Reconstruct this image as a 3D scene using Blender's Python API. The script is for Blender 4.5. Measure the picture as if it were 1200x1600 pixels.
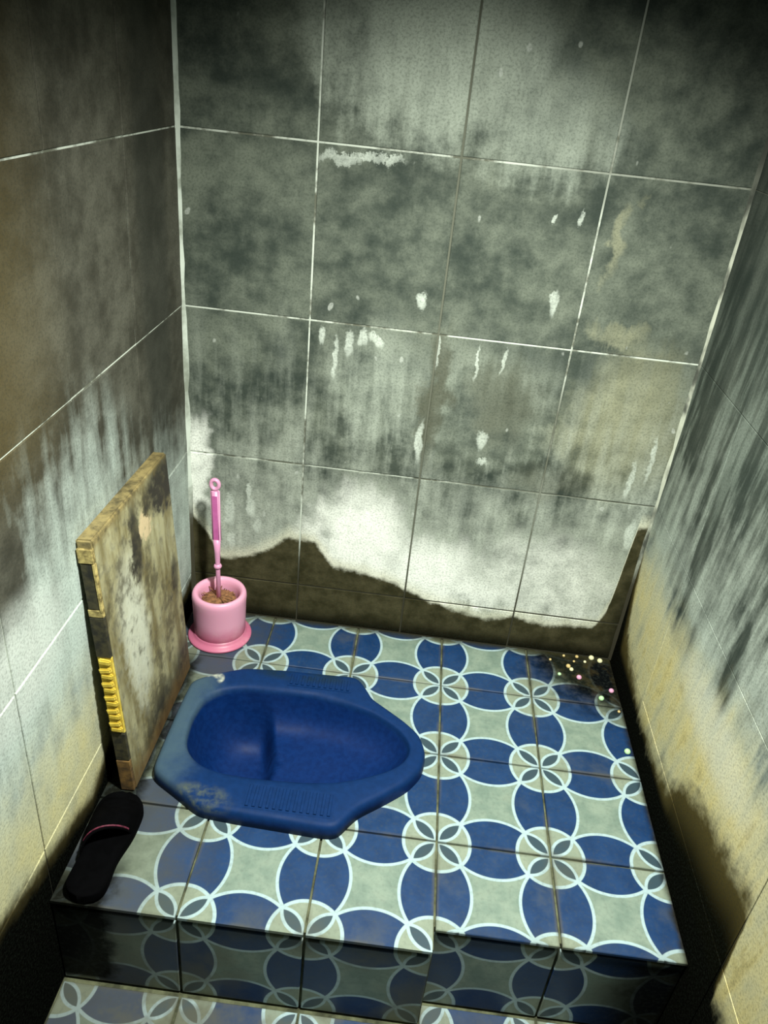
import bpy, bmesh, math, random
from mathutils import Vector, Matrix
random.seed(7)
for o in list(bpy.data.objects): bpy.data.objects.remove(o, do_unlink=True)
SC = bpy.context.scene
COL = SC.collection

# ------------------------------------------------------------------ camera
cam_d = bpy.data.cameras.new('camera')
cam_d.sensor_fit = 'VERTICAL'; cam_d.sensor_height = 24.0
cam_d.lens = 1216.2 / 1600 * 24.0
cam_d.clip_start = 0.01
cam = bpy.data.objects.new('camera', cam_d); COL.objects.link(cam)
R_ = Vector((0.99236, 0.08151, 0.09265)); U_ = Vector((-0.12087, 0.49085, 0.86282)); F_ = Vector((-0.02485, 0.86742, -0.49695))
cam.matrix_world = Matrix(((R_.x, U_.x, -F_.x, -0.1274), (R_.y, U_.y, -F_.y, -0.9056), (R_.z, U_.z, -F_.z, 1.1657), (0, 0, 0, 1)))
SC.camera = cam

# ------------------------------------------------------------------ light
w = bpy.data.worlds.new('world'); SC.world = w; w.use_nodes = True
w.node_tree.nodes['Background'].inputs[0].default_value = (0.80, 0.95, 1.0, 1)
w.node_tree.nodes['Background'].inputs[1].default_value = 0.05
ld = bpy.data.lights.new('lamp', 'SPOT')
ld.energy = 158; ld.color = (0.96, 1.0, 0.92); ld.spot_size = math.radians(126); ld.spot_blend = 1.0; ld.shadow_soft_size = 0.05
lamp = bpy.data.objects.new('lamp', ld); COL.objects.link(lamp)
lamp.location = (0.0, -0.28, 1.42)
lamp.rotation_euler = (Vector((-0.04, 0.26, 0.0)) - Vector(lamp.location)).to_track_quat('-Z', 'Y').to_euler()
SC.view_settings.view_transform = 'Standard'; SC.view_settings.look = 'None'
SC.view_settings.gamma = 1; SC.view_settings.use_curve_mapping = False
SC.view_settings.exposure = 0.0

# ------------------------------------------------------------------ node expression helper
class X:
    """a float/vector socket with arithmetic that builds Math nodes"""
    def __init__(s, g, k): s.g, s.k = g, k
    def _b(s, o, op, rev=False): return s.g.math(op, *((o, s) if rev else (s, o)))
    def __add__(s, o): return s._b(o, 'ADD')
    __radd__ = __add__
    def __sub__(s, o): return s._b(o, 'SUBTRACT')
    def __rsub__(s, o): return s._b(o, 'SUBTRACT', True)
    def __mul__(s, o): return s._b(o, 'MULTIPLY')
    __rmul__ = __mul__
    def __truediv__(s, o): return s._b(o, 'DIVIDE')
class G:
    def __init__(s, name):
        s.m = bpy.data.materials.new(name); s.m.use_nodes = True
        s.t = s.m.node_tree; s.n = s.t.nodes; s.bsdf = s.n['Principled BSDF']
    def put(s, sock, v):
        if isinstance(v, X): s.t.links.new(v.k, sock)
        elif isinstance(v, tuple) and len(v) == 3 and sock.type == 'RGBA': sock.default_value = (*v, 1)
        else: sock.default_value = v
    def math(s, op, *a, clamp=False):
        n = s.n.new('ShaderNodeMath'); n.operation = op; n.use_clamp = clamp
        for i, v in enumerate(a): s.put(n.inputs[i], v)
        return X(s, n.outputs[0])
    def mn(s, a, b): return s.math('MINIMUM', a, b)
    def mx(s, a, b): return s.math('MAXIMUM', a, b)
    def clamp(s, a): return s.math('ADD', a, 0.0, clamp=True)
    def ss(s, a, b, x):                       # smoothstep a..b (a may exceed b)
        n = s.n.new('ShaderNodeMapRange'); n.interpolation_type = 'SMOOTHSTEP'
        inv = False
        if not isinstance(a, X) and not isinstance(b, X) and a > b: a, b, inv = b, a, True
        s.put(n.inputs[0], x); s.put(n.inputs[1], a); s.put(n.inputs[2], b)
        r = X(s, n.outputs[0])
        return 1.0 - r if inv else r
    def pos(s, kind='world'):
        if kind == 'world':
            k = s.n.new('ShaderNodeNewGeometry').outputs['Position']
        elif kind == 'uv': k = s.n.new('ShaderNodeTexCoord').outputs['UV']
        else: k = s.n.new('ShaderNodeTexCoord').outputs['Object']
        n = s.n.new('ShaderNodeSeparateXYZ'); s.t.links.new(k, n.inputs[0])
        return [X(s, n.outputs[i]) for i in range(3)]
    def vec(s, x, y, z=0.0):
        n = s.n.new('ShaderNodeCombineXYZ')
        for i, v in enumerate((x, y, z)): s.put(n.inputs[i], v)
        return X(s, n.outputs[0])
    def noise(s, v, scale=5.0, detail=4.0, rough=0.55, dist=0.0):
        n = s.n.new('ShaderNodeTexNoise'); s.put(n.inputs['Vector'], v)
        n.inputs['Scale'].default_value = scale; n.inputs['Detail'].default_value = detail
        n.inputs['Roughness'].default_value = rough; n.inputs['Distortion'].default_value = dist
        return X(s, n.outputs[0])
    def mix(s, f, a, b, mode='MIX'):
        n = s.n.new('ShaderNodeMix'); n.data_type = 'RGBA'; n.blend_type = mode; n.clamp_factor = True
        s.put(n.inputs[0], f); s.put(n.inputs[6], a); s.put(n.inputs[7], b)
        return X(s, n.outputs[2])
    def curve(s, x, x0, x1, pts, ymax):       # polyline y(x)
        n = s.n.new('ShaderNodeFloatCurve'); c = n.mapping.curves[0]
        P = [((a - x0) / (x1 - x0), b / ymax) for a, b in pts]
        c.points[0].location = P[0]; c.points[1].location = P[-1]
        for a, b in P[1:-1]: c.points.new(a, b)
        for p in c.points: p.handle_type = 'VECTOR'
        n.mapping.update()
        s.put(n.inputs['Value'], (x - x0) * (1.0 / (x1 - x0)))
        return X(s, n.outputs[0]) * ymax
    def ell(s, x, y, cx, cy, rx, ry, soft=0.6):   # 1 inside an ellipse, fading to 0
        a = (x - cx) * (1.0 / rx); b = (y - cy) * (1.0 / ry)
        return s.ss(1.0, 1.0 - soft, a * a + b * b)
    def out(s, col, rough=0.5, bump=None, bs=0.3, bd=0.004, **kw):
        s.put(s.bsdf.inputs['Base Color'], col); s.put(s.bsdf.inputs['Roughness'], rough)
        for k, v in kw.items(): s.put(s.bsdf.inputs[k.replace('_', ' ')], v)
        if bump is not None:
            n = s.n.new('ShaderNodeBump'); n.inputs['Strength'].default_value = bs; n.inputs['Distance'].default_value = bd
            s.put(n.inputs['Height'], bump); s.t.links.new(n.outputs[0], s.bsdf.inputs['Normal'])
        return s.m

# ------------------------------------------------------------------ materials
def wall_core(g, a, z, dx):
    """mottled dark tile with limescale streaks; a = coordinate along the wall"""
    v = g.vec(a + dx, z, 0.0)
    big = g.noise(v, 6.5, 3, 0.6)
    mid = g.noise(v, 22.0, 4, 0.65)
    fine = g.noise(v, 240.0, 2, 0.7)
    streak = g.noise(g.vec((a + dx) * 30.0, z * 3.6), 1.0, 4, 0.62)
    return v, big, mid, fine, streak

def mat_wall_back():
    g = G('tile_back_wall'); x, y, z = g.pos()
    v, big, mid, fine, streak = wall_core(g, x, z, 3.1)
    col = g.mix(g.ss(0.35, 0.68, big * 0.55 + mid * 0.45), (0.034, 0.044, 0.036), (0.150, 0.168, 0.130))
    xw = x + (big - 0.5) * 0.16 + (mid - 0.5) * 0.06; zw = z + (streak - 0.5) * 0.12 + (mid - 0.5) * 0.08
    # pale haze patches
    up = g.ell(xw, zw, -0.17, 1.20, 0.24, 0.20, 1.0) * 0.85
    up = g.mx(up, g.ell(xw, zw, 0.03, 1.10, 0.18, 0.12, 1.0) * 0.5)
    up = g.mx(up, g.ell(xw, zw, -0.02, 0.60, 0.22, 0.16, 1.0) * 0.20)
    up = g.mx(up, g.ell(xw, zw, -0.20, 0.60, 0.12, 0.18, 1.0) * 0.42)
    hz = g.clamp(up + (streak - 0.5) * 0.9 * g.ss(0.0, 0.25, up) + (mid - 0.5) * 0.6 * g.ss(0.0, 0.25, up))
    col = g.mix(hz, col, (0.36, 0.40, 0.33))
    # yellowish tile on the right
    yl = g.ell(xw, zw, 0.285, 0.59, 0.16, 0.20, 1.0)
    yl = g.mx(yl, g.ell(xw, zw, 0.20, 0.93, 0.02, 0.09, 1.0) * 0.8)
    yl = g.mx(yl, g.ell(xw, zw, 0.23, 0.765, 0.07, 0.035, 1.0) * 0.8)
    col = g.mix(g.clamp(yl * (0.25 + mid * 0.9)), col, (0.28, 0.28, 0.18))
    # limescale, thick towards the floor
    prof = g.ss(0.58, 0.10, z) * 0.62
    prof = prof + g.ss(0.85, 0.45, z) * 0.10
    s = prof + (streak - 0.5) * 1.25 * g.ss(0.85, 0.45, z) + (mid - 0.5) * 0.7 * g.ss(0.7, 0.4, z) + (big - 0.5) * 0.5 * g.ss(0.7, 0.4, z)
    s = s - g.ell(xw, zw, 0.02, 0.53, 0.16, 0.16, 1.0) * 0.25
    col = g.mix(g.clamp(s), col, (0.48, 0.52, 0.44))
    dk = g.mx(g.ell(xw - (z - 0.6) * 0.12, zw, -0.085, 0.60, 0.034, 0.19, 1.0), g.mx(g.ell(xw, zw, 0.05, 0.60, 0.10, 0.11, 1.0) * 0.7, g.ell(xw, zw, 0.17, 0.44, 0.12, 0.05, 1.0) * 0.5))
    col = g.mix(g.clamp(dk * (0.3 + mid * 0.9)), col, (0.070, 0.070, 0.045))
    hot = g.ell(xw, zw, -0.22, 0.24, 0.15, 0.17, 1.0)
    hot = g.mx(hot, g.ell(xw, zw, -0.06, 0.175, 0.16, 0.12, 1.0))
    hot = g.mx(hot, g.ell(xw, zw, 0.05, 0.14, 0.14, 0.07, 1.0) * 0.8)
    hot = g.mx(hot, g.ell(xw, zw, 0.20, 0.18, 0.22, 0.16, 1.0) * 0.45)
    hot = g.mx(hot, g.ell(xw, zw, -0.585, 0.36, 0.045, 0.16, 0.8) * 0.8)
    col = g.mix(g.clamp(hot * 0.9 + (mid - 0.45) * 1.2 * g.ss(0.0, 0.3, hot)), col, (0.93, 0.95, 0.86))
    # drips and splashes
    d = None
    wob = x + (mid - 0.5) * 0.030; wz = z + (streak - 0.5) * 0.05 + (fine - 0.5) * 0.02
    for cx, cz, rx, rz in [(-.325, .700, .010, .022), (-.297, .660, .006, .052), (-.272, .690, .010, .030), (-.217, .703, .020, .014), (-.245, .70, .012, .02),
                           (-.112, .500, .009, .06), (.014, .518, .014, .026), (.022, .472, .016, .010), (.12, .96, .006, .014), 
                           (.102, .811, .010, .028), (-.31, 1.018, .05, .012), (-.24, 1.022, .05, .010), (-.468, .335, .006, .03), (-.462, .295, .012, .03), (-.45, .255, .010, .024),
                           (-.51, .28, .014, .05), (-.505, .20, .010, .03), (.33, .47, .008, .05), (.362, .34, .012, .05), (.075, .955, .004, .012),
                           (-.14, .79, .012, .02), (-.10, .70, .004, .05), (-.02, .68, .004, .045), (.03, .69, .005, .03), (.36, .52, .006, .06)]:
        e = g.ell(wob, wz, cx, cz, rx, rz, 0.8)
        d = e if d is None else g.mx(d, e)
    col = g.mix(g.clamp(d * (mid * 1.3 - 0.05)), col, (0.58, 0.63, 0.55))
    sp = g.noise(g.vec(x * 40.0, z * 26.0), 1.0, 1, 0.4)
    col = g.mix(g.ss(0.745, 0.79, sp) * 0.45, col, (0.55, 0.58, 0.52))
    # damp brown band with its wavy tide line
    h = g.curve(x, -0.62, 0.42, [(-.62, .285), (-.607, .275), (-.565, .222), (-.53, .15), (-.448, .171), (-.376, .229), (-.318, .224), (-.271, .162), (-.153, .149), (-.06, .107),
                                 (.002, .091), (.095, .068), (.151, .088), (.228, .074), (.34, .085), (.362, .14), (.375, .36), (.40, .36), (.42, .30)], 0.4)
    zz = z + (mid - 0.5) * 0.035 + (fine - 0.5) * 0.01
    rim = g.ss(0.04, 0.0, zz - h)
    col = g.mix(rim * 0.55, col, (0.80, 0.78, 0.58))
    b = g.ss(0.008, -0.008, zz - h)
    brown = g.mix(g.ss(0.3, 0.7, mid), (0.030, 0.027, 0.012), (0.075, 0.066, 0.034))
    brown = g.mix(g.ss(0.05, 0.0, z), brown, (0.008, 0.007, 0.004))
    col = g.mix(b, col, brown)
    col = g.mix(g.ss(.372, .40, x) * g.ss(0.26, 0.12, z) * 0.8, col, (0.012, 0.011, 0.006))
    col = g.mix(g.ss(0.42, 0.70, fine) * 0.35, col, (0.02, 0.03, 0.02))
    return g.out(col, 0.7, fine, 0.2, 0.0015, Specular_IOR_Level=(1.0 - b) * 0.12)

def mat_wall_left():
    g = G('tile_left_wall'); x, y, z = g.pos()
    v, big, mid, fine, streak = wall_core(g, y, z, 7.7)
    col = g.mix(g.ss(0.35, 0.68, big * 0.55 + mid * 0.45), (0.038, 0.036, 0.026), (0.105, 0.102, 0.078))
    col = g.mix(g.ss(0.12, -0.12, y) * g.ss(0.6, 0.75, z) * 0.7, col, (0.075, 0.055, 0.018))
    # tall dark streak beside the corner
    col = g.mix(g.ell(y, z, 0.42, 0.9, 0.09, 0.7, 0.8) * 0.6, col, (0.028, 0.030, 0.024))
    edge = g.curve(y, -0.6, 0.6, [(-.6, .56), (-.25, .60), (-.18, .62), (-.05, .66), (.07, .68), (.17, .66), (.3, .52), (.6, .45)], 0.8)
    s = g.ss(0.10, -0.28, z - edge) * 0.85 + (streak - 0.5) * 1.3 * g.ss(0.12, -0.05, z - edge) + (big - 0.5) * 1.0 * g.ss(0.12, -0.05, z - edge) + (mid - 0.5) * 0.6 * g.ss(0.12, -0.05, z - edge)
    s = s - g.ell(y, z, -0.19, 0.58, 0.09, 0.12, 1.0) * 0.7
    col = g.mix(g.clamp(s), col, (0.52, 0.60, 0.54))
    col = g.mix(g.clamp(g.ell(y, z, -0.16, 0.44, 0.16, 0.12, 1.0) * (0.3 + mid)), col, (0.62, 0.66, 0.60))
    yel = g.ss(0.36, 0.12, z) * g.ss(0.22, -0.06, y)
    col = g.mix(g.clamp(yel * 0.8 + ((mid - 0.5) * 0.8 + (big - 0.5) * 1.4) * g.ss(0.0, 0.3, yel)), col, (0.68, 0.62, 0.32))
    h = g.curve(y, -1.3, 0.6, [(-1.3, .16), (-.6, .14), (-.317, .128), (-.219, .094), (-.139, .075), (-.025, .040), (.041, .072), (.2, .06), (.6, .10)], 0.3)
    zz = z + (mid - 0.5) * 0.04
    b = g.ss(0.018, -0.018, zz - h)
    brown = g.mix(g.ss(0.0, -0.045, zz - h), (0.065, 0.052, 0.020), (0.002, 0.002, 0.0015))
    col = g.mix(b, col, brown)
    col = g.mix(g.ss(0.42, 0.70, fine) * 0.35, col, (0.02, 0.025, 0.02))
    return g.out(col, 0.7, fine, 0.2, 0.0015, Specular_IOR_Level=(1.0 - b) * 0.12)

def mat_wall_right():
    g = G('tile_right_wall'); x, y, z = g.pos()
    v, big, mid, fine, streak = wall_core(g, y + z * 0.12, z, 1.3)
    col = g.mix(g.ss(0.35, 0.68, big * 0.5 + streak * 0.5), (0.030, 0.040, 0.033), (0.105, 0.120, 0.098))
    st2 = g.ss(0.46, 0.62, streak) * g.ss(0.95, 0.70, z)
    col = g.mix(st2 * 0.35, col, (0.26, 0.31, 0.26))
    s = g.ss(0.66, 0.22, z) * 0.95 + (streak - 0.5) * 1.5 * g.ss(0.8, 0.5, z) + (big - 0.5) * 0.8 * g.ss(0.8, 0.5, z) + (mid - 0.5) * 0.6 * g.ss(0.8, 0.5, z)
    s = s - g.ell(y, z, 0.29, 0.50, 0.035, 0.16, 1.0) * 0.6 - g.ell(y, z, 0.05, 0.40, 0.03, 0.12, 1.0) * 0.7 - g.ell(y, z, 0.27, 0.33, 0.10, 0.07, 1.0) * 0.5
    col = g.mix(g.clamp(s), col, (0.50, 0.56, 0.48))
    yel = g.ss(0.40, 0.20, z + (mid - 0.5) * 0.12 - g.ss(0.2, -0.15, y) * 0.06)
    ye = g.ss(0.0, 0.4, yel)
    col = g.mix(g.clamp(yel * 0.75 + ((big - 0.5) * 1.2 + (streak - 0.5) * 1.3 + (mid - 0.5) * 0.6) * ye), col, (0.70, 0.60, 0.27))
    col = g.mix(g.ss(0.50, 0.66, streak * 0.5 + mid * 0.5) * 0.45 * ye, col, (0.24, 0.20, 0.09))
    col = g.mix(g.ell(y, z, 0.03, 0.30, 0.22, 0.07, 1.0) * 0.5, col, (0.75, 0.76, 0.62))
    h = g.curve(y, -1.3, 0.6, [(-1.3, .10), (-.6, .08), (-.235, .06), (-.222, .24), (-.195, .245), (-.141, .225), (-.046, .205), (.055, .165), (.10, .10), (.203, .078), (.357, .082), (.513, .12), (.56, .30), (.6, .40)], 0.5)
    zz = z + (mid - 0.5) * 0.09 + (streak - 0.5) * 0.05
    b = g.ss(0.03, -0.03, zz - h)
    brown = g.mix(g.ss(-0.01, -0.12, z - h), (0.085, 0.066, 0.022), (0.004, 0.004, 0.002))
    brown = g.mix(g.ss(0.08, 0.05, z), brown, (0.003, 0.003, 0.002))
    col = g.mix(b, col, brown)
    col = g.mix(g.ss(0.42, 0.70, fine) * 0.35, col, (0.02, 0.025, 0.02))
    return g.out(col, 0.7, fine, 0.2, 0.0015, Specular_IOR_Level=(1.0 - b) * 0.12)

def mat_grout_wall(name, horizontal_dark=None, amount=1.0):
    g = G(name); x, y, z = g.pos()
    n = g.noise(g.vec(x, y, z), 9.0, 4, 0.6); f = g.noise(g.vec(x, y, z), 60.0, 3, 0.6)
    white = g.ss(0.36, 0.56, n + (f - 0.5) * 0.4)
    if horizontal_dark: white = white * (1.0 - g.ss(0.72, 0.60, z) * g.ss(-0.06, 0.02, x) * 0.85) * (1.0 - g.ss(-0.02, 0.1, x) * g.ss(0.95, 1.0, z) * 0.6)
    if horizontal_dark: white = white * (1.0 - g.ss(0.02, 0.012, g.math('ABSOLUTE', x + 0.10)))
    white = white * g.ss(0.14, 0.24, z) * amount
    col = g.mix(white, (0.10, 0.105, 0.075), (0.52, 0.56, 0.48))
    col = g.mix(g.ss(0.24, 0.1, z), col, (0.03, 0.028, 0.014))
    return g.out(col, 0.9, f, 0.5, 0.002)

def mat_pattern(name='patterned_floor_tile'):
    g = G(name)
    u, v, _ = g.pos('uv'); x, y, z = g.pos()
    a = g.mn(u, 1.0 - u); b = g.mn(v, 1.0 - v)
    wv = g.vec(x, y, z)
    dirt = g.noise(wv, 7.0, 5, 0.6); fine = g.noise(wv, 140.0, 3, 0.6); mid = g.noise(wv, 28.0, 4, 0.6)
    def cd(p, q, cx, cy, r):
        return g.math('SQRT', (p - cx) * (p - cx) + (q - cy) * (q - cy)) - r
    dA = cd(a, b, 0.5, -0.195, 0.490); dB = cd(b, a, 0.5, -0.195, 0.490); dC = cd(a, b, 0.0, 0.0, 0.287)
    p_ = (a + b) * 0.70711; q_ = g.math('ABSOLUTE', a - b) * 0.70711
    dL = cd(p_, q_, 0.1435, -0.1416, 0.2016)
    e = 0.006
    inA = g.ss(e, -e, dA); inB = g.ss(e, -e, dB); inC = g.ss(e, -e, dC)
    pale = g.mix(g.ss(0.3, 0.7, mid), (0.165, 0.230, 0.185), (0.25, 0.315, 0.25))
    blue = g.mix(g.ss(0.3, 0.7, mid), (0.003, 0.029, 0.100), (0.007, 0.041, 0.132))
    slate = (0.035, 0.065, 0.085)
    outside = g.mix(g.mx(inA, inB), pale, blue)
    inside = g.mix(g.ss(e, -e, dL), g.mix(0.35, pale, (0.33, 0.34, 0.23)), slate)
    col = g.mix(inC, outside, inside)
    ln = 0.0175
    def lin(d, w=ln): return g.ss(w, w * 0.55, g.math('ABSOLUTE', d))
    line = g.mx(g.mx(lin(dA), lin(dB)) * (1.0 - inC), g.mx(lin(dC, 0.0195), lin(dL) * inC))
    col = g.mix(line, col, (0.40, 0.53, 0.55))
    # dirt and painted shade: speckle, soiled joints, stains near the edges of the platform and the corners
    edge = g.ss(0.035, 0.0, g.mn(a, b))
    col = g.mix(edge * g.ss(0.4, 0.6, dirt) * 0.5, col, (0.10, 0.085, 0.045))
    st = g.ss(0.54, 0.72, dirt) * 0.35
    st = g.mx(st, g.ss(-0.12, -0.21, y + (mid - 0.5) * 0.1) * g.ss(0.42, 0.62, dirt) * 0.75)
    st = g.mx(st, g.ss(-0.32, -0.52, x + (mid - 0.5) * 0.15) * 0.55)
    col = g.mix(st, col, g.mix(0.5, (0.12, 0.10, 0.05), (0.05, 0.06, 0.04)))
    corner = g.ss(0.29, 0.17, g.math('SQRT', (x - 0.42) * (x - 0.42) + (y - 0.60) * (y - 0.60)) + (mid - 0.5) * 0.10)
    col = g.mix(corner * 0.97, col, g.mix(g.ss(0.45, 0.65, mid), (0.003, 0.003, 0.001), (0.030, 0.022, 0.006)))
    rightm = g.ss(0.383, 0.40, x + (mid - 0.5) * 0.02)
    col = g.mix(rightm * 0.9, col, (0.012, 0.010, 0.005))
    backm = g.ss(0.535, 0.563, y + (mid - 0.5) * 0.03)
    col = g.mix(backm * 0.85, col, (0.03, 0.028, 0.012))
    shadem = g.ss(-0.512, -0.545, x + (mid - 0.5) * 0.04) * g.ss(-0.10, -0.02, y) * g.ss(0.42, 0.36, y)  # shade painted in: floor beside the board, front left, riser ends
    shadem = g.mx(shadem, g.ss(-0.495, -0.525, x + (mid - 0.5) * 0.05) * g.ss(-0.08, -0.17, y) * g.ss(-0.208, -0.195, z))
    shadem = g.mx(shadem, g.ss(0.22, 0.36, x + (mid - 0.5) * 0.08) * g.ss(-0.008, -0.03, z))
    col = g.mix(shadem * 0.95, col, (0.006, 0.006, 0.004))
    col = g.mix(g.ss(0.45, 0.75, fine) * 0.22, col, (0.06, 0.07, 0.06))
    gm = g.mx(g.mx(corner, rightm), g.mx(backm, shadem))
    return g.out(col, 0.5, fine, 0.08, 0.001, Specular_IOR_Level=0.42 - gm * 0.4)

def mat_simple(name, c0, c1, scale=20, rough=0.5, bs=0.15, obj=True, **kw):
    g = G(name); p = g.pos('object' if obj else 'world')
    v = g.vec(*p); n = g.noise(v, scale, 4, 0.6); f = g.noise(v, scale * 6, 2, 0.5)
    return g.out(g.mix(g.ss(0.3, 0.7, n), c0, c1), rough, n * 0.5 + f * 0.5, bs, 0.001, **kw)

M_back, M_left, M_right = mat_wall_back(), mat_wall_left(), mat_wall_right()
M_gb = mat_grout_wall('grout_back', True); M_gs = mat_grout_wall('grout_side'); M_gr = mat_grout_wall('grout_right', False, 0.15)
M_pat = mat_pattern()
M_fgrout = mat_simple('floor_grout', (0.030, 0.032, 0.014), (0.15, 0.16, 0.085), 25, 0.9, 0.4, obj=False)

# ------------------------------------------------------------------ mesh helpers
def link(name, me, mat=None, parent=None):
    o = bpy.data.objects.new(name, me); COL.objects.link(o)
    if mat is not None and me is not None and not me.materials: me.materials.append(mat)
    if parent is not None: o.parent = parent
    return o
def from_bm(name, bm, mat, parent=None, smooth=False):
    me = bpy.data.meshes.new(name)
    bmesh.ops.recalc_face_normals(bm, faces=bm.faces)
    for f in bm.faces: f.smooth = smooth
    bm.to_mesh(me); bm.free()
    return link(name, me, mat, parent)
def tag(o, label=None, cat=None, group=None, kind=None):
    if label: o['label'] = label
    if cat: o['category'] = cat
    if group: o['group'] = group
    if kind: o['kind'] = kind
    return o
def bm_box(bm, x0, x1, y0, y1, z0, z1):
    vs = [bm.verts.new((x, y, z)) for z in (z0, z1) for y in (y0, y1) for x in (x0, x1)]
    for f in ((0, 2, 3, 1), (4, 5, 7, 6), (0, 1, 5, 4), (2, 6, 7, 3), (0, 4, 6, 2), (1, 3, 7, 5)): bm.faces.new([vs[i] for i in f])
    return vs
_tm = {}
def tile_mesh(w, h, t, mat, uv=(0, 1, 0, 1), ch=0.0012):
    """chamfered tile, origin at lower-left of its face, local normal +Z, face at z = 0"""
    key = (round(w, 4), round(h, 4), t, mat.name, uv)
    if key in _tm: return _tm[key]
    V = [(0, 0, -t), (w, 0, -t), (w, h, -t), (0, h, -t), (0, 0, -ch), (w, 0, -ch), (w, h, -ch), (0, h, -ch),
         (ch, ch, 0), (w - ch, ch, 0), (w - ch, h - ch, 0), (ch, h - ch, 0)]
    Fc = [(8, 9, 10, 11)]
    for i in range(4):
        j = (i + 1) % 4
        Fc += [(i, j, 4 + j, 4 + i), (4 + i, 4 + j, 8 + j, 8 + i)]
    me = bpy.data.meshes.new('tile'); me.from_pydata(V, [], Fc)
    ul = me.uv_layers.new(name='UVMap')
    for l in me.loops:
        p = me.vertices[l.vertex_index].co
        ul.data[l.index].uv = (uv[0] + (uv[1] - uv[0]) * p.x / w, uv[2] + (uv[3] - uv[2]) * p.y / h)
    me.materials.append(mat); _tm[key] = me
    return me

# ------------------------------------------------------------------ room shell
XL, XR, YB, YF, ZF, ZT = -0.60, 0.40, 0.565, -1.25, -0.212, 2.289
GR = 0.0024      # wall joint width
GF = 0.0042      # floor joint width
def shell(name, box, mat, label):
    bm = bmesh.new(); bm_box(bm, *box)
    return tag(from_bm(name, bm, mat), label, 'wall' if 'wall' in name else 'floor', kind='structure')
wall_back = shell('wall_back', (XL - 0.1, XR + 0.1, YB + 0.0015, YB + 0.1, ZF - 0.1, ZT), M_gb, 'grimy dark tiled back wall with brown tide line above the floor')
wall_left = shell('wall_left', (XL - 0.1, XL - 0.0015, YF, YB + 0.0015, ZF - 0.1, ZT), M_gs, 'grimy tiled left wall behind the leaning board')
wall_right = shell('wall_right', (XR + 0.0015, XR + 0.1, YF, YB + 0.0015, ZF - 0.1, ZT), M_gr, 'streaked tiled right wall with black mouldy foot')
rows = [(-0.212, 0.102)] + [(0.102 + 0.3123 * i, 0.102 + 0.3123 * (i + 1)) for i in range(7)]
rnd = random.Random(3)
def wall_tiles(parent, mat, rot, cols, rws, place):
    for (a0, a1) in cols:
        for (z0, z1) in rws:
            w_, h_ = a1 - a0 - GR, z1 - z0 - GR
            o = link('tile', tile_mesh(w_, h_, 0.008, mat, ch=0.0004 if mat is M_right else 0.0010), None, parent)
            o.location = place(a0 + GR / 2, a1 - GR / 2, z0 + GR / 2, rnd.uniform(-0.0004, 0.0008)); o.rotation_euler = rot
H = math.pi / 2
GR = 0.0036
bc = [(-0.60, -0.351), (-0.351, -0.102), (-0.102, 0.154), (0.154, 0.40)]
wall_tiles(wall_back, M_back, (H, 0, 0), bc, [(0.0, 0.102)] + rows[1:], lambda a0, a1, z, d: (a0, YB - d, z))
GR = 0.0030
sc = [(0.564 - 0.249 * (i + 1), 0.564 - 0.249 * i) for i in range(7)]
wall_tiles(wall_left, M_left, (H, 0, H), sc, rows, lambda a0, a1, z, d: (XL + d, a0, z))
GR = 0.0016
scr = [(0.317, 0.564)] + [(0.317 - 0.254 * 1 , 0.317), (-0.222, 0.063)] + [(-0.222 - 0.25 * (i + 1), -0.222 - 0.25 * i) for i in range(4)]
wall_tiles(wall_right, M_right, (H, 0, -H), scr, rows, lambda a0, a1, z, d: (XR - d, a1, z))
# rough mortar beads in the two corners
def bead_strip(name, x, sx, mat, label, r0):
    bm = bmesh.new(); rr = random.Random(11); n = 60; prev = None
    for i in range(n + 1):
        z = 0.0 + 2.2 * i / n; r = r0 * rr.uniform(0.7, 1.25)
        c = [bm.verts.new((x + sx * r, YB - 0.0002, z)), bm.verts.new((x + sx * r * 0.6, YB - r * 0.6, z)), bm.verts.new((x + sx * 0.0002, YB - r, z))]
        if prev:
            for k in range(2): bm.faces.new((prev[k], prev[k + 1], c[k + 1], c[k]))
        prev = c
    return tag(from_bm(name, bm, mat, smooth=True), label, 'trim', kind='structure')
def mat_bead():
    g = G('corner_mortar'); x, y, z = g.pos()
    n = g.noise(g.vec(x, y, z), 14, 4, 0.6)
    col = g.mix(g.ss(0.3, 0.6, n), (0.22, 0.24, 0.19), (0.55, 0.60, 0.52))
    col = g.mix(g.ss(0.34, 0.24, z + (n - 0.5) * 0.1), col, (0.04, 0.036, 0.018))
    return g.out(col, 0.9, n, 0.5, 0.003)
M_bead = mat_bead()
bead_strip('trim_1', XL, 1, M_bead, 'whitish mortar bead in the left corner', 0.0075)
def mat_bead2():
    g = G('corner_mortar_right'); x, y, z = g.pos()
    n = g.noise(g.vec(x, y, z * 0.5), 16, 4, 0.6)
    col = g.mix(g.ss(0.40, 0.6, n) * g.ss(1.1, 0.95, z), (0.05, 0.055, 0.042), (0.46, 0.48, 0.38))
    col = g.mix(g.ss(0.30, 0.20, z + (n - 0.5) * 0.1), col, (0.03, 0.026, 0.012))
    return g.out(col, 0.9, n, 0.5, 0.003)
bead_strip('trim_2', XR, -1, mat_bead2(), 'stained mortar bead in the right corner', 0.006)

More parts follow.
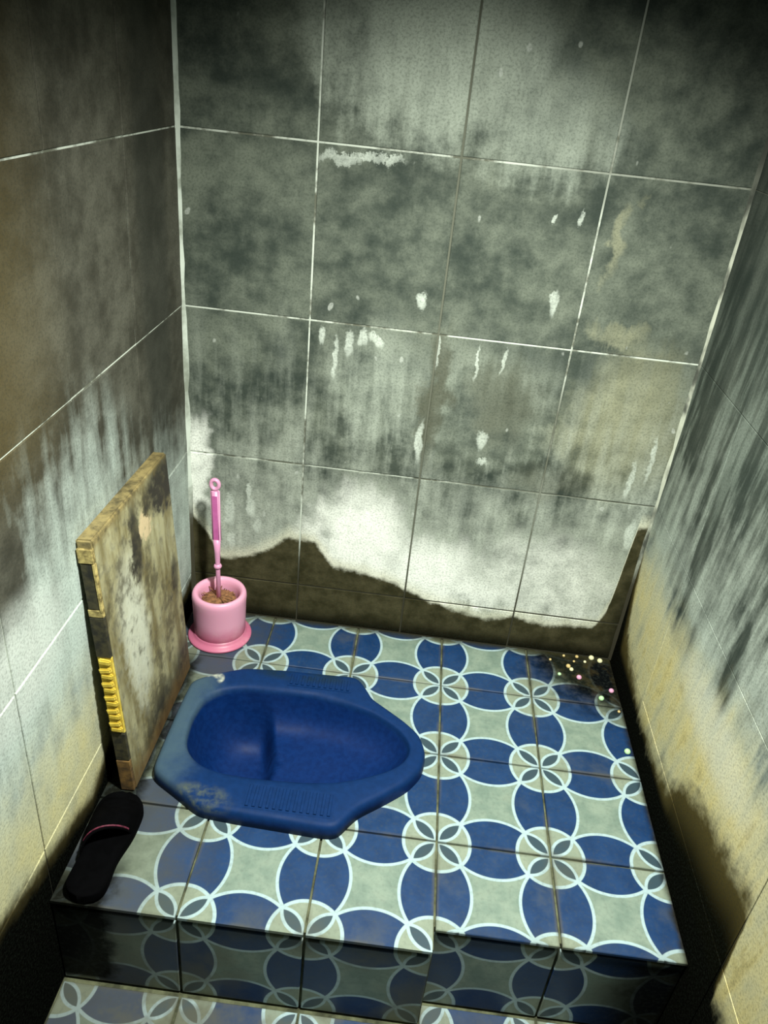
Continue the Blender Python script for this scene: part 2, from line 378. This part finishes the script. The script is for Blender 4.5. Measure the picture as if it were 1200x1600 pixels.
# lower floor
floor = shell('floor', (XL, XR, YF, -0.15, ZF - 0.1, ZF - 0.002), M_fgrout, 'lower floor of blue and white patterned tiles before the step')
for i in range(5):
    for j in range(5):
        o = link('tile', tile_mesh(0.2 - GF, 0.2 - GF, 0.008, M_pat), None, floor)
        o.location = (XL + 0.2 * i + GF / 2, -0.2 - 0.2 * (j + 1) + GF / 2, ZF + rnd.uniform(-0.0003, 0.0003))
for i in (3, 4):   # cut strip under the set-back riser
    o = link('tile', tile_mesh(0.2 - GF, 0.037, 0.008, M_pat, (0, 1, 0, 0.19)), None, floor); o.location = (XL + 0.2 * i + GF / 2, -0.199, ZF)

# ------------------------------------------------------------------ squat pan outline (metres, on the platform)
OUT = [(-.522, .05), (-.469, .018), (-.419, -.014), (-.346, -.019), (-.268, -.022), (-.2, -.025), (-.174, -.023), (-.160, .002), (-.144, .025), (-.097, .063), (-.059, .097),
       (-.034, .135), (-.028, .177), (-.041, .218), (-.073, .25), (-.115, .282), (-.146, .305), (-.16, .332), (-.181, .362), (-.258, .359), (-.342, .356), (-.425, .346),
       (-.475, .322), (-.521, .29), (-.524, .209), (-.524, .12)]
INN = [(-.484, .128), (-.489, .185), (-.482, .236), (-.457, .269), (-.409, .286), (-.34, .290), (-.26, .291), (-.2, .279), (-.141, .260), (-.093, .230), (-.066, .2), (-.059, .176),
       (-.066, .15), (-.091, .123), (-.141, .097), (-.185, .08), (-.245, .070), (-.305, .066), (-.356, .065), (-.408, .068), (-.445, .080), (-.470, .101)]
CX, CY = -0.29, 0.176
def polar(poly, n, smooth):
    """radius about the centre at n angles"""
    out = []
    for k in range(n):
        t = 2 * math.pi * k / n; d = (math.cos(t), math.sin(t)); best = 0
        for i in range(len(poly)):
            ax, ay = poly[i][0] - CX, poly[i][1] - CY; bx, by = poly[(i + 1) % len(poly)][0] - CX, poly[(i + 1) % len(poly)][1] - CY
            ex, ey = bx - ax, by - ay; den = d[0] * ey - d[1] * ex
            if abs(den) < 1e-12: continue
            r = (ax * ey - ay * ex) / den; s_ = (ax * d[1] - ay * d[0]) / den
            if r > 0 and -1e-6 <= s_ <= 1 + 1e-6: best = max(best, r)
        out.append(best)
    for _ in range(smooth): out = [(out[i - 1] + 2 * out[i] + out[(i + 1) % n]) / 4 for i in range(n)]
    return out
NP = 192
RO, RI = polar(OUT, NP, 3), polar(INN, NP, 8)
def in_pan(x, y, shrink):
    t = math.atan2(y - CY, x - CX) % (2 * math.pi); k = int(t / (2 * math.pi) * NP) % NP
    return math.hypot(x - CX, y - CY) < RO[k] - shrink

# ------------------------------------------------------------------ raised platform
ZR, YL_, YR_ = -0.004, -0.196, -0.158      # risers: left one in front, right one set back
bm = bmesh.new(); vt = {}
xs = [XL + 0.02 * i for i in range(51)]; ys = [-0.19, -0.152] + [-0.132 + 0.02 * i for i in range(35)]; ys[-1] = YB
def gv(i, j):
    if (i, j) not in vt: vt[(i, j)] = bm.verts.new((xs[i], ys[j], -0.006))
    return vt[(i, j)]
for i in range(50):
    for j in range(len(ys) - 1):
        mxp, myp = (xs[i] + xs[i + 1]) / 2, (ys[j] + ys[j + 1]) / 2
        if (mxp > 0 and j == 0) or in_pan(mxp, myp, 0.024): continue
        bm.faces.new((gv(i, j), gv(i + 1, j), gv(i + 1, j + 1), gv(i, j + 1)))
for e in [e for e in bm.edges if len(e.link_faces) == 1]:
    a, b = e.verts; c = bm.verts.new((a.co.x, a.co.y, ZF)); d = bm.verts.new((b.co.x, b.co.y, ZF)); bm.faces.new((a, b, d, c))
bmesh.ops.remove_doubles(bm, verts=bm.verts, dist=1e-5)
platform = tag(from_bm('platform', bm, M_fgrout), 'raised tiled platform step holding the blue squat pan', 'platform', kind='structure')
def cut_tile(x0, x1, y0, y1):
    """tile with the pan's opening cut out of it"""
    bm = bmesh.new(); ul = bm.loops.layers.uv.new('UVMap'); n = 18; c = {}
    def v(i, j):
        if (i, j) not in c: c[(i, j)] = bm.verts.new(((x1 - x0) * i / n, (y1 - y0) * j / n, 0))
        return c[(i, j)]
    for i in range(n):
        for j in range(n):
            if in_pan(x0 + (x1 - x0) * (i + .5) / n, y0 + (y1 - y0) * (j + .5) / n, 0.018): continue
            bm.faces.new((v(i, j), v(i + 1, j), v(i + 1, j + 1), v(i, j + 1)))
    for e in [e for e in bm.edges if len(e.link_faces) == 1]:
        a, b = e.verts; bm.faces.new((a, b, bm.verts.new((b.co.x, b.co.y, -0.006)), bm.verts.new((a.co.x, a.co.y, -0.006))))
    bmesh.ops.recalc_face_normals(bm, faces=bm.faces)
    for f in bm.faces:
        for l in f.loops:
            l[ul].uv = ((x0 + l.vert.co.x) / 0.2 % 1.0 if False else l.vert.co.x / (x1 - x0) * ((x1 - x0 + GF) / 0.2), l.vert.co.y / (y1 - y0) * min(1.0, (y1 - y0 + GF) / 0.2))
    me = bpy.data.meshes.new('tile'); bm.to_mesh(me); bm.free(); me.materials.append(M_pat)
    return me
for i in range(5):
    for j in range(4):
        x0, x1 = XL + 0.2 * i, XL + 0.2 * (i + 1); y0, y1 = -0.2 + 0.2 * j, min(0.2 * j, YB)
        uv = (0, 1, 0, (y1 - y0) / 0.2) if j == 3 else (0, 1, 0, 1)
        if j == 0 and i >= 3: y0 = -0.163; uv = (0, 1, 0.185, 1)
        hit = any(in_pan(x0 + (x1 - x0) * a / 10, y0 + (y1 - y0) * b / 10, 0.018) for a in range(11) for b in range(11))
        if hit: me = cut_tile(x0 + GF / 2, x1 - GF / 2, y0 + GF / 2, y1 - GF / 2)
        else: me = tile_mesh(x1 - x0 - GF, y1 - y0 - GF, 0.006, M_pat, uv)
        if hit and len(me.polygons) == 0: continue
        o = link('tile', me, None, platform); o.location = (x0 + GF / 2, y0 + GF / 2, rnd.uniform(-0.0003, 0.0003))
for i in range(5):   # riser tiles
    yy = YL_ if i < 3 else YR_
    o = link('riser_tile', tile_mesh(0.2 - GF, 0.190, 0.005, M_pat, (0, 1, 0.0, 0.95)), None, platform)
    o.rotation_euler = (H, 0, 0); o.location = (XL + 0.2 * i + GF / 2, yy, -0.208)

# ------------------------------------------------------------------ squat pan
def mat_pan():
    g = G('blue_ceramic'); x, y, z = g.pos()
    v = g.vec(x, y, z); n = g.noise(v, 12, 5, 0.62); f = g.noise(v, 90, 3, 0.6)
    col = g.mix(g.ss(0.3, 0.7, f), (0.001, 0.016, 0.090), (0.002, 0.023, 0.120))
    rimz = g.ss(0.012, 0.024, z)
    col = g.mix(rimz * 0.35, col, (0.003, 0.030, 0.085))
    # worn, scaled rim towards the back end of the pan, grime on the corners
    wear = g.ss(-0.43, -0.53, x + (n - 0.5) * 0.14) * rimz
    col = g.mix(wear * 0.8, col, (0.065, 0.110, 0.135))
    col = g.mix(g.ell(x, y, -0.43, 0.0, 0.08, 0.04, 1.0) * g.ss(0.45, 0.6, n) * rimz, col, (0.10, 0.12, 0.08))
    col = g.mix(g.ell(x, y, -0.30, 0.345, 0.14, 0.03, 1.0) * g.ss(0.40, 0.6, n) * rimz * 0.8, col, (0.008, 0.022, 0.030))
    col = g.mix(g.ell(x, y, -0.475, 0.30, 0.022, 0.022, 0.5) * g.ss(0.42, 0.55, n) * rimz, col, (0.50, 0.52, 0.42))
    col = g.mix(g.ss(0.020, 0.006, z) * g.ss(-0.05, 0.0, z) * g.ss(0.075, 0.045, y) * 0.8, col, (0.003, 0.008, 0.014))  # shade on the pan's front side, painted near black
    return g.out(col, g.mix(g.ss(0.3, 0.7, n), (0.5, 0.5, 0.5), (0.65, 0.65, 0.65)), n * 0.5 + f * 0.5, 0.15, 0.001, Specular_IOR_Level=0.16)
M_pan = mat_pan()
pan = bpy.data.objects.new('squat_pan', None); COL.objects.link(pan); pan.location = (CX, CY, 0)
tag(pan, 'blue ceramic squat toilet pan set in the patterned tile platform', 'toilet')
def sm(a, b, x):
    t = max(0.0, min(1.0, (x - a) / (b - a))); return t * t * (3 - 2 * t)
bm = bmesh.new(); rings = []
def ring(fn): rings.append([bm.verts.new(fn(k, math.cos(2 * math.pi * k / NP), math.sin(2 * math.pi * k / NP))) for k in range(NP)])
ring(lambda k, c, s: ((RO[k] + 0.001) * c, (RO[k] + 0.001) * s, 0.0005))
for dr, z in ((0.001, 0.010), (0.0, 0.020), (-0.002, 0.026), (-0.006, 0.0295), (-0.012, 0.031)):
    ring(lambda k, c, s: ((RO[k] + dr) * c, (RO[k] + dr) * s, z))
for t, z in ((0.35, 0.0305), (0.6, 0.0305), (0.8, 0.030), (0.92, 0.0275), (1.0, 0.022)):
    ring(lambda k, c, s: (((RO[k] - 0.012) * (1 - t) + RI[k] * t) * c, ((RO[k] - 0.012) * (1 - t) + RI[k] * t) * s, z))
def bot(x, y):      # bowl floor: shallow shelf to the right, deep trap on the left
    wx = x + CX; wy = y + CY
    sh = -0.040 - 0.012 * sm(-0.10, -0.30, wx)
    return sh + (-0.112 - sh) * (sm(-0.318, -0.345, wx + 0.25 * max(0, wy - 0.18)))
for q in (0.99, 0.975, 0.955, 0.93, 0.90, 0.865, 0.82, 0.77, 0.71, 0.64, 0.56, 0.48, 0.40, 0.32, 0.24, 0.17, 0.10, 0.05):
    def fn(k, c, s, q=q):
        x, y = RI[k] * q * c, RI[k] * q * s; b = bot(x, y)
        return (x, y, b + (0.022 - b) * (q ** 7))
    ring(fn)
for a, b in zip(rings, rings[1:]):
    for k in range(NP): bm.faces.new((a[k], a[(k + 1) % NP], b[(k + 1) % NP], b[k]))
bm.faces.new(rings[-1])
basin = from_bm('basin', bm, M_pan, pan, smooth=True)
# foot treads: two pads with raised ribs
bmr = bmesh.new(); vs = bm_box(bmr, -0.0028, 0.0028, 0, 1, -0.001, 0.0024)
bmesh.ops.bevel(bmr, geom=[e for e in bmr.edges], offset=0.0008, segments=1, affect='EDGES')
rib_me = bpy.data.meshes.new('rib'); bmesh.ops.recalc_face_normals(bmr, faces=bmr.faces); bmr.to_mesh(rib_me); bmr.free(); rib_me.materials.append(M_pan)
for (x0, x1, y0, y1) in ((-0.345, -0.185, -0.008, 0.048), (-0.325, -0.190, 0.306, 0.345)):
    bm = bmesh.new(); bm_box(bm, x0 - CX, x1 - CX, y0 - CY, y1 - CY, 0.029, 0.0312)
    bmesh.ops.bevel(bm, geom=[e for e in bm.edges], offset=0.001, segments=2, affect='EDGES')
    pad = from_bm('foot_tread', bm, M_pan, pan)
    n = int((x1 - x0 - 0.012) / 0.012)
    for k in range(n + 1):
        r = link('rib', rib_me, None, pad); r.location = (x0 + 0.008 + (x1 - x0 - 0.016) * k / n - CX, y0 + 0.005 - CY, 0.0312); r.scale = (1, (y1 - y0 - 0.010), 1)
M_black = mat_simple('black_hole', (0.002, 0.003, 0.006), (0.005, 0.007, 0.014), 30, 0.6)
bm = bmesh.new(); bmesh.ops.create_uvsphere(bm, u_segments=20, v_segments=10, radius=1.0); bmesh.ops.scale(bm, vec=(0.014, 0.010, 0.006), verts=bm.verts)
dr = from_bm('drain_hole', bm, M_black, pan, smooth=True); dr.location = (-0.368 - CX, 0.135 - CY, -0.098)

# ------------------------------------------------------------------ lathe helper
def lathe(bm, prof, n=40, c=(0, 0, 0)):
    R = [[bm.verts.new((c[0] + r * math.cos(2 * math.pi * k / n), c[1] + r * math.sin(2 * math.pi * k / n), c[2] + z)) for k in range(n)] for r, z in prof]
    for a, b in zip(R, R[1:]):
        for k in range(n): bm.faces.new((a[k], a[(k + 1) % n], b[(k + 1) % n], b[k]))
    return R
# ------------------------------------------------------------------ brush holder and brush
def mat_pink():
    g = G('pink_plastic'); x, y, z = g.pos('object')
    n = g.noise(g.vec(x, y, z), 18, 4, 0.6)
    col = g.mix(g.ss(0.062, 0.022, z + (n - 0.5) * 0.02), (0.78, 0.36, 0.50), (0.56, 0.15, 0.25))  # shading painted in: lower cup and flange turn a deeper pink
    col = g.mix(g.ss(0.5, 0.75, n) * 0.25, col, (0.72, 0.50, 0.50))
    return g.out(col, 0.42, n, 0.1, 0.001, Subsurface_Weight=0.05)
M_pink = mat_pink()
M_mag = mat_simple('magenta_plastic', (0.48, 0.10, 0.30), (0.58, 0.15, 0.38), 30, 0.4)
M_pinkh = mat_simple('pale_pink_plastic', (0.68, 0.28, 0.46), (0.76, 0.36, 0.54), 30, 0.4)
M_brist = mat_simple('brown_soiled_bristle', (0.10, 0.045, 0.018), (0.32, 0.15, 0.06), 120, 0.9, 0.8)
HX, HY = -0.512, 0.478
hold = bpy.data.objects.new('brush_holder', None); COL.objects.link(hold); hold.location = (HX, HY, 0.0005)
tag(hold, 'pink plastic toilet brush holder in the back left corner', 'brush holder')
bm = bmesh.new()
lathe(bm, [(0.001, 0.004), (0.052, 0.004), (0.057, 0.006), (0.0575, 0.03), (0.058, 0.06), (0.059, 0.095), (0.060, 0.108), (0.0595, 0.116), (0.057, 0.1215), (0.053, 0.1235), (0.049, 0.122),
           (0.0455, 0.117), (0.044, 0.108), (0.043, 0.09), (0.042, 0.02), (0.001, 0.02)], 56)
from_bm('cup', bm, M_pink, hold, smooth=True)
bm = bmesh.new(); lathe(bm, [(0.05, 0.0), (0.069, 0.0), (0.0712, 0.002), (0.0712, 0.005), (0.069, 0.0068), (0.063, 0.009), (0.0585, 0.013), (0.0574, 0.018), (0.05, 0.018)], 56)
tag(from_bm('base_flange', bm, M_pink, hold, smooth=True), 'pink flared base flange, darker by painted shade')
br = bpy.data.objects.new('toilet_brush', None); COL.objects.link(br); br.location = (HX, HY, 0.022); br.rotation_euler = (math.radians(-1.0), math.radians(-1.2), 0)
tag(br, 'pink toilet brush with magenta grip standing in the pink holder', 'brush')
bm = bmesh.new(); rr = random.Random(5)
for k in range(420):
    z = rr.uniform(0.0, 0.085); t = rr.uniform(0, 2 * math.pi); r = rr.uniform(0.036, 0.0405); dz = rr.uniform(-0.004, 0.006)
    a = Vector((0.004 * math.cos(t), 0.004 * math.sin(t), z)); b = Vector((r * math.cos(t), r * math.sin(t), z + dz)); s_ = Vector((-math.sin(t), math.cos(t), 0)) * 0.0012
    u = Vector((0, 0, 0.0012))
    p = [bm.verts.new(a + s_), bm.verts.new(a - s_), bm.verts.new(a + u), bm.verts.new(b + s_), bm.verts.new(b - s_), bm.verts.new(b + u)]
    for f in ((0, 1, 4, 3), (1, 2, 5, 4), (2, 0, 3, 5), (3, 4, 5)): bm.faces.new([p[i] for i in f])
tag(from_bm('bristles', bm, M_brist, br), 'brown soiled bristles inside the cup', kind='stuff')
bm = bmesh.new(); lathe(bm, [(0.001, 0.0), (0.0375, 0.0), (0.0385, 0.04), (0.038, 0.076), (0.03, 0.081), (0.012, 0.083), (0.0, 0.083)], 32)
from_bm('brush_core', bm, M_brist, br, smooth=True)
bm = bmesh.new(); lathe(bm, [(0.001, 0.05), (0.0052, 0.05), (0.0050, 0.165), (0.0062, 0.20), (0.0080, 0.233), (0.001, 0.233)], 20)
from_bm('stem', bm, M_pinkh, br, smooth=True)
bm = bmesh.new(); lathe(bm, [(0.004, 0.158), (0.0075, 0.160), (0.0090, 0.164), (0.0075, 0.168), (0.004, 0.170)], 20)
from_bm('collar', bm, M_pinkh, br, smooth=True)
bm = bmesh.new()
bm_box(bm, -0.0095, 0.0095, -0.005, 0.005, 0.228, 0.352)
bmesh.ops.bevel(bm, geom=list(bm.edges), offset=0.003, segments=3, affect='EDGES')
grip = from_bm('grip', bm, M_pinkh, br, smooth=True)
bm = bmesh.new(); bm_box(bm, -0.0066, 0.0066, -0.0056, -0.0030, 0.233, 0.340); bmesh.ops.bevel(bm, geom=list(bm.edges), offset=0.0012, segments=2, affect='EDGES')
tag(from_bm('grip_inlay', bm, M_mag, grip), 'magenta inlay')
bm = bmesh.new()
n, m = 28, 12; R = []
for k in range(n):
    t = 2 * math.pi * k / n
    R.append([bm.verts.new(((0.0082 + 0.0042 * math.cos(2 * math.pi * j / m)) * math.cos(t), 0.0048 * math.sin(2 * math.pi * j / m), 0.364 + (0.0105 + 0.0042 * math.cos(2 * math.pi * j / m)) * math.sin(t))) for j in range(m)])
for k in range(n):
    for j in range(m): bm.faces.new((R[k][j], R[(k + 1) % n][j], R[(k + 1) % n][(j + 1) % m], R[k][(j + 1) % m]))
from_bm('hanging_loop', bm, M_pinkh, br, smooth=True)

# ------------------------------------------------------------------ leaning board
def mat_board():
    g = G('grimy_laminate'); x, y, z = g.pos('object')
    v = g.vec(x, y, z); n = g.noise(v, 9, 6, 0.65); f = g.noise(v, 45, 5, 0.65); st = g.noise(g.vec(y * 26.0, z * 6.0, x), 1.0, 5, 0.6)
    col = g.mix(g.ss(0.35, 0.65, st), (0.17, 0.14, 0.055), (0.40, 0.37, 0.21))
    y = y + (n - 0.5) * 0.10 + (f - 0.5) * 0.03; z0 = z; z = z + (f - 0.5) * 0.06
    pale = g.ell(y, z, 0.10, 0.28, 0.075, 0.20, 1.0)
    col = g.mix(g.clamp(pale * 1.0 + (f - 0.5) * 1.2), col, (0.60, 0.61, 0.48))
    mould = g.ss(0.46, 0.60, n * 0.6 + f * 0.4)
    col = g.mix(mould * 0.8, col, (0.060, 0.048, 0.018))
    dk = g.ell(y, z, 0.30, 0.475, 0.10, 0.075, 0.7)
    dk = g.mx(dk, g.ell(y, z, 0.15, 0.43, 0.030, 0.085, 0.7) * 0.9)
    dk = g.mx(dk, g.ell(y, z, 0.30, 0.26, 0.03, 0.06, 0.9) * 0.8)
    dk = g.mx(dk, g.ell(y, z, 0.30, 0.03, 0.10, 0.10, 0.9) * 0.9)
    dk = g.mx(dk, g.ell(y, z, 0.18, 0.035, 0.10, 0.06, 0.9) * 0.8)
    col = g.mix(g.clamp(dk * (0.35 + f * 1.3)), col, (0.020, 0.017, 0.010))
    col = g.mix(g.ell(y, z, 0.195, 0.435, 0.028, 0.035, 0.5) * g.ss(0.3, 0.5, f), col, (0.62, 0.48, 0.28))
    col = g.mix(g.ss(0.07, 0.0, z + (n - 0.5) * 0.10) * 0.8, col, (0.12, 0.062, 0.016))
    col = g.mix(g.ss(0.495, 0.515, z) * 0.5, col, (0.20, 0.15, 0.05))
    rim = g.ss(0.508, 0.515, z0 + y * 0.0); col = g.mix(rim * 0.85, col, g.mix(g.ss(0.40, 0.62, n * 0.4 + f * 0.6), (0.30, 0.23, 0.09), (0.05, 0.04, 0.018)))
    return g.out(col, 0.6, f, 0.5, 0.002)
M_board = mat_board()
M_edge = mat_simple('black_mould_edge', (0.006, 0.006, 0.004), (0.050, 0.042, 0.016), 70, 0.8, 0.4)
M_yel = mat_simple('yellow_core', (0.55, 0.38, 0.03), (0.78, 0.60, 0.10), 60, 0.8, 0.5)
M_rust = mat_simple('rusty_brown_edge', (0.05, 0.028, 0.010), (0.22, 0.12, 0.03), 50, 0.85, 0.5)
M_cream = mat_simple('yellowed_edge', (0.10, 0.07, 0.02), (0.56, 0.44, 0.16), 90, 0.7, 0.4)
board = bpy.data.objects.new('board', None); COL.objects.link(board); board.location = (-0.5430, 0.02, 0.0022); board.rotation_euler = (0, -math.atan(0.030 / 0.51), 0)
tag(board, 'mouldy cream laminate board leaning on the left wall beside the squat pan', 'board')
T, W_, HB = 0.026, 0.335, 0.524
bm = bmesh.new(); bm_box(bm, -T, 0, 0.004, W_, 0, HB)
for v in bm.verts:
    if v.co.z > 0.3 and v.co.y > 0.2: v.co.z -= 0.012
bmesh.ops.bevel(bm, geom=list(bm.edges), offset=0.003, segments=3, affect='EDGES')
from_bm('panel', bm, M_board, board)
def edge_piece(name, z0, z1, mat, depth=0.004, x0=-T + 0.001, x1=-0.001, lab=None):
    bm = bmesh.new(); bm_box(bm, x0, x1, 0.004 - depth, 0.008, z0, z1); bmesh.ops.bevel(bm, geom=list(bm.edges), offset=0.001, segments=1, affect='EDGES')
    o = from_bm(name, bm, mat, board)
    if lab: tag(o, lab)
    return o
edge_piece('edge_strip', 0.485, 0.510, M_cream, 0.004, lab='yellowed top end of the edge strip')
edge_piece('edge_strip', 0.400, 0.483, M_edge, 0.003, -T + 0.003, -0.006, lab='black mouldy stretch of the edge strip')
edge_piece('edge_strip', 0.395, 0.484, M_cream, 0.0035, -0.0055, -0.0005, lab='thin yellowed lip along the edge')
edge_piece('edge_strip', 0.385, 0.399, M_cream, 0.003)
edge_piece('edge_strip', 0.305, 0.384, M_edge, 0.003, lab='black gap in the edge strip')
core = edge_piece('exposed_core', 0.140, 0.304, M_yel, 0.001, lab='bright yellow exposed core')
bm = bmesh.new()
bm_box(bm, -T + 0.003, -0.003, -0.0035, 0.004, -0.0048, 0.0048); bmesh.ops.bevel(bm, geom=list(bm.edges), offset=0.002, segments=2, affect='EDGES')
rme = bpy.data.meshes.new('core_rib'); bmesh.ops.recalc_face_normals(bm, faces=bm.faces); bm.to_mesh(rme); bm.free(); rme.materials.append(M_yel)
for k in range(11):
    o = link('core_rib', rme, None, core); o.location = ((-1) ** k * 0.0008, 0, 0.150 + 0.0146 * k); o.rotation_euler = (0, 0.12 * (-1) ** k, 0)
edge_piece('edge_strip', 0.075, 0.139, M_edge, 0.003, lab='black mouldy lower stretch of the edge strip')
edge_piece('edge_strip', 0.002, 0.074, M_rust, 0.004, lab='rusty brown foot of the edge strip')

# ------------------------------------------------------------------ black slipper by the wall
M_rub = mat_simple('black_rubber', (0.0008, 0.0008, 0.001), (0.0016, 0.0016, 0.002), 40, 0.9, 0.2, Specular_IOR_Level=0.03)
M_trim = mat_simple('dark_pink_trim', (0.05, 0.004, 0.014), (0.16, 0.015, 0.045), 200, 0.6)
sl = bpy.data.objects.new('slipper', None); COL.objects.link(sl); sl.location = (-0.549, -0.1, 0.0006)
tag(sl, 'black rubber slipper with pink trimmed strap below the leaning board', 'slipper')
def half_w(t):       # t 0 heel .. 1 toe
    return 0.0405 * (0.80 + 0.20 * sm(0.25, 0.7, t) - 0.07 * math.exp(-((t - 0.4) / 0.15) ** 2)) * math.sqrt(max(0.0, 1 - max(0, (t - 0.80) / 0.2) ** 2.4)) * math.sqrt(max(0.0, 1 - max(0, (0.16 - t) / 0.16) ** 2.4))
LEN = 0.196
bm = bmesh.new(); n = 40; secs = []
for i in range(n + 1):
    t = 0.002 + 0.996 * i / n; w_ = max(half_w(t), 0.0015); y = (t - 0.5) * LEN; up = 0.004 * sm(0.75, 1, t)
    prof = [(-0.93, 0), (-1, 0.006), (-1, 0.018), (-0.94, 0.0225), (-0.6, 0.021), (0, 0.020), (0.6, 0.021), (0.94, 0.0225), (1, 0.018), (1, 0.006), (0.93, 0)]
    secs.append([bm.verts.new((a * w_, y, h + up)) for a, h in prof])
for a, b in zip(secs, secs[1:]):
    m = len(a)
    for k in range(m): bm.faces.new((a[k], a[(k + 1) % m], b[(k + 1) % m], b[k]))
bm.faces.new(secs[0]); bm.faces.new(secs[-1])
from_bm('sole', bm, M_rub, sl, smooth=True)
def strap_pt(s, a, off=0.0):    # s 0 rear edge .. 1 front edge, a angle across the foot 0..pi (0 = right side)
    yr = 0.022 - 0.055 * (a / math.pi); yf = 0.078
    y = yr + (yf - yr) * s
    t = y / LEN + 0.5; w_ = half_w(min(0.97, max(0.03, t))) - 0.0015 + off
    hgt = 0.045 * (1 - 0.55 * sm(0.3, 1.0, s)) + off
    return Vector((w_ * math.cos(a), y, 0.013 + hgt * math.sin(a) ** 0.8))
bm = bmesh.new(); n, m = 10, 22; A = []; B = []
for i in range(n + 1):
    A.append([bm.verts.new(strap_pt(i / n, math.pi * j / m)) for j in range(m + 1)])
    B.append([bm.verts.new(strap_pt(i / n, math.pi * j / m, -0.003)) for j in range(m + 1)])
for i in range(n):
    for j in range(m):
        bm.faces.new((A[i][j], A[i + 1][j], A[i + 1][j + 1], A[i][j + 1])); bm.faces.new((B[i][j], B[i][j + 1], B[i + 1][j + 1], B[i + 1][j]))
for j in range(m):
    bm.faces.new((A[0][j], A[0][j + 1], B[0][j + 1], B[0][j])); bm.faces.new((A[n][j], B[n][j], B[n][j + 1], A[n][j + 1]))
strap = from_bm('strap', bm, M_rub, sl, smooth=True)
bm = bmesh.new(); prev = None
for j in range(3, 19):
    c = strap_pt(0.06, math.pi * j / m, 0.0008); rg = [bm.verts.new(c + Vector((0, 0.0016 * math.cos(q * math.pi / 3), 0.0016 * math.sin(q * math.pi / 3)))) for q in range(6)]
    if prev:
        for q in range(6): bm.faces.new((prev[q], prev[(q + 1) % 6], rg[(q + 1) % 6], rg[q]))
    prev = rg
tag(from_bm('strap_piping', bm, M_trim, strap, smooth=True), 'dark pink piping along the strap edge')

# ------------------------------------------------------------------ droplets in the back right corner, glints painted as bright colours
M_dy = mat_simple('pale_yellow_glint', (0.85, 0.80, 0.42), (0.95, 0.92, 0.60), 60, 0.12)
M_do = mat_simple('amber_glint', (0.60, 0.42, 0.16), (0.80, 0.62, 0.28), 60, 0.12)
M_dp = mat_simple('pink_glint', (0.85, 0.35, 0.55), (0.95, 0.50, 0.68), 60, 0.12)
M_dg = mat_simple('green_glint', (0.48, 0.88, 0.40), (0.65, 0.95, 0.55), 60, 0.12)
drops = [(.254, .533, .0032, M_do, 'small amber droplet nearest the middle of the back wall', None), (.288, .553, .0034, M_do, 'leftmost of the two amber droplets tight against the back wall', None),
         (.319, .555, .0042, M_do, 'larger amber droplet tight against the back wall', None), (.310, .537, .0030, M_do, 'tiny amber droplet above the amber smear of foam', None),
         (.336, .540, .0036, M_dy, 'smallest pale yellow droplet in the dark corner', None), (.353, .556, .0066, M_dy, 'large pale yellow droplet against the back wall in the corner', None),
         (.372, .549, .0064, M_dy, 'large pale yellow droplet deepest in the right corner', None), (.294, .516, .0056, M_do, 'amber droplet at the front of the amber cluster', None), (.300, .506, .0050, M_dy, 'yellow droplet touching the amber cluster', None),
         (.270, .485, .0042, M_dg, 'small green droplet left of the pink ones', None), (.314, .481, .0062, M_dp, 'pink droplet on the pale part of the corner tile', None),
         (.382, .449, .0060, M_dp, 'pink droplet near the right wall foot', None), (.355, .420, .0062, M_dg, 'green droplet on the blue petal near the right wall', None),
         (.388, .386, .0034, M_do, 'tiny amber droplet at the foot of the right wall', None), (.384, .270, .0066, M_dg, 'bright green droplet lying alone by the right wall', None)]
for x, y, r, mt, lab, grp in drops:
    bm = bmesh.new(); lathe(bm, [(r * 0.8, 0.0), (r, r * 0.35), (r * 0.92, r * 0.75), (r * 0.65, r * 1.1), (r * 0.3, r * 1.28), (0.0003, r * 1.32)], 14)
    o = from_bm('droplet', bm, mt, smooth=True); o.location = (x, y, 0.0005); tag(o, lab, 'droplet', grp)
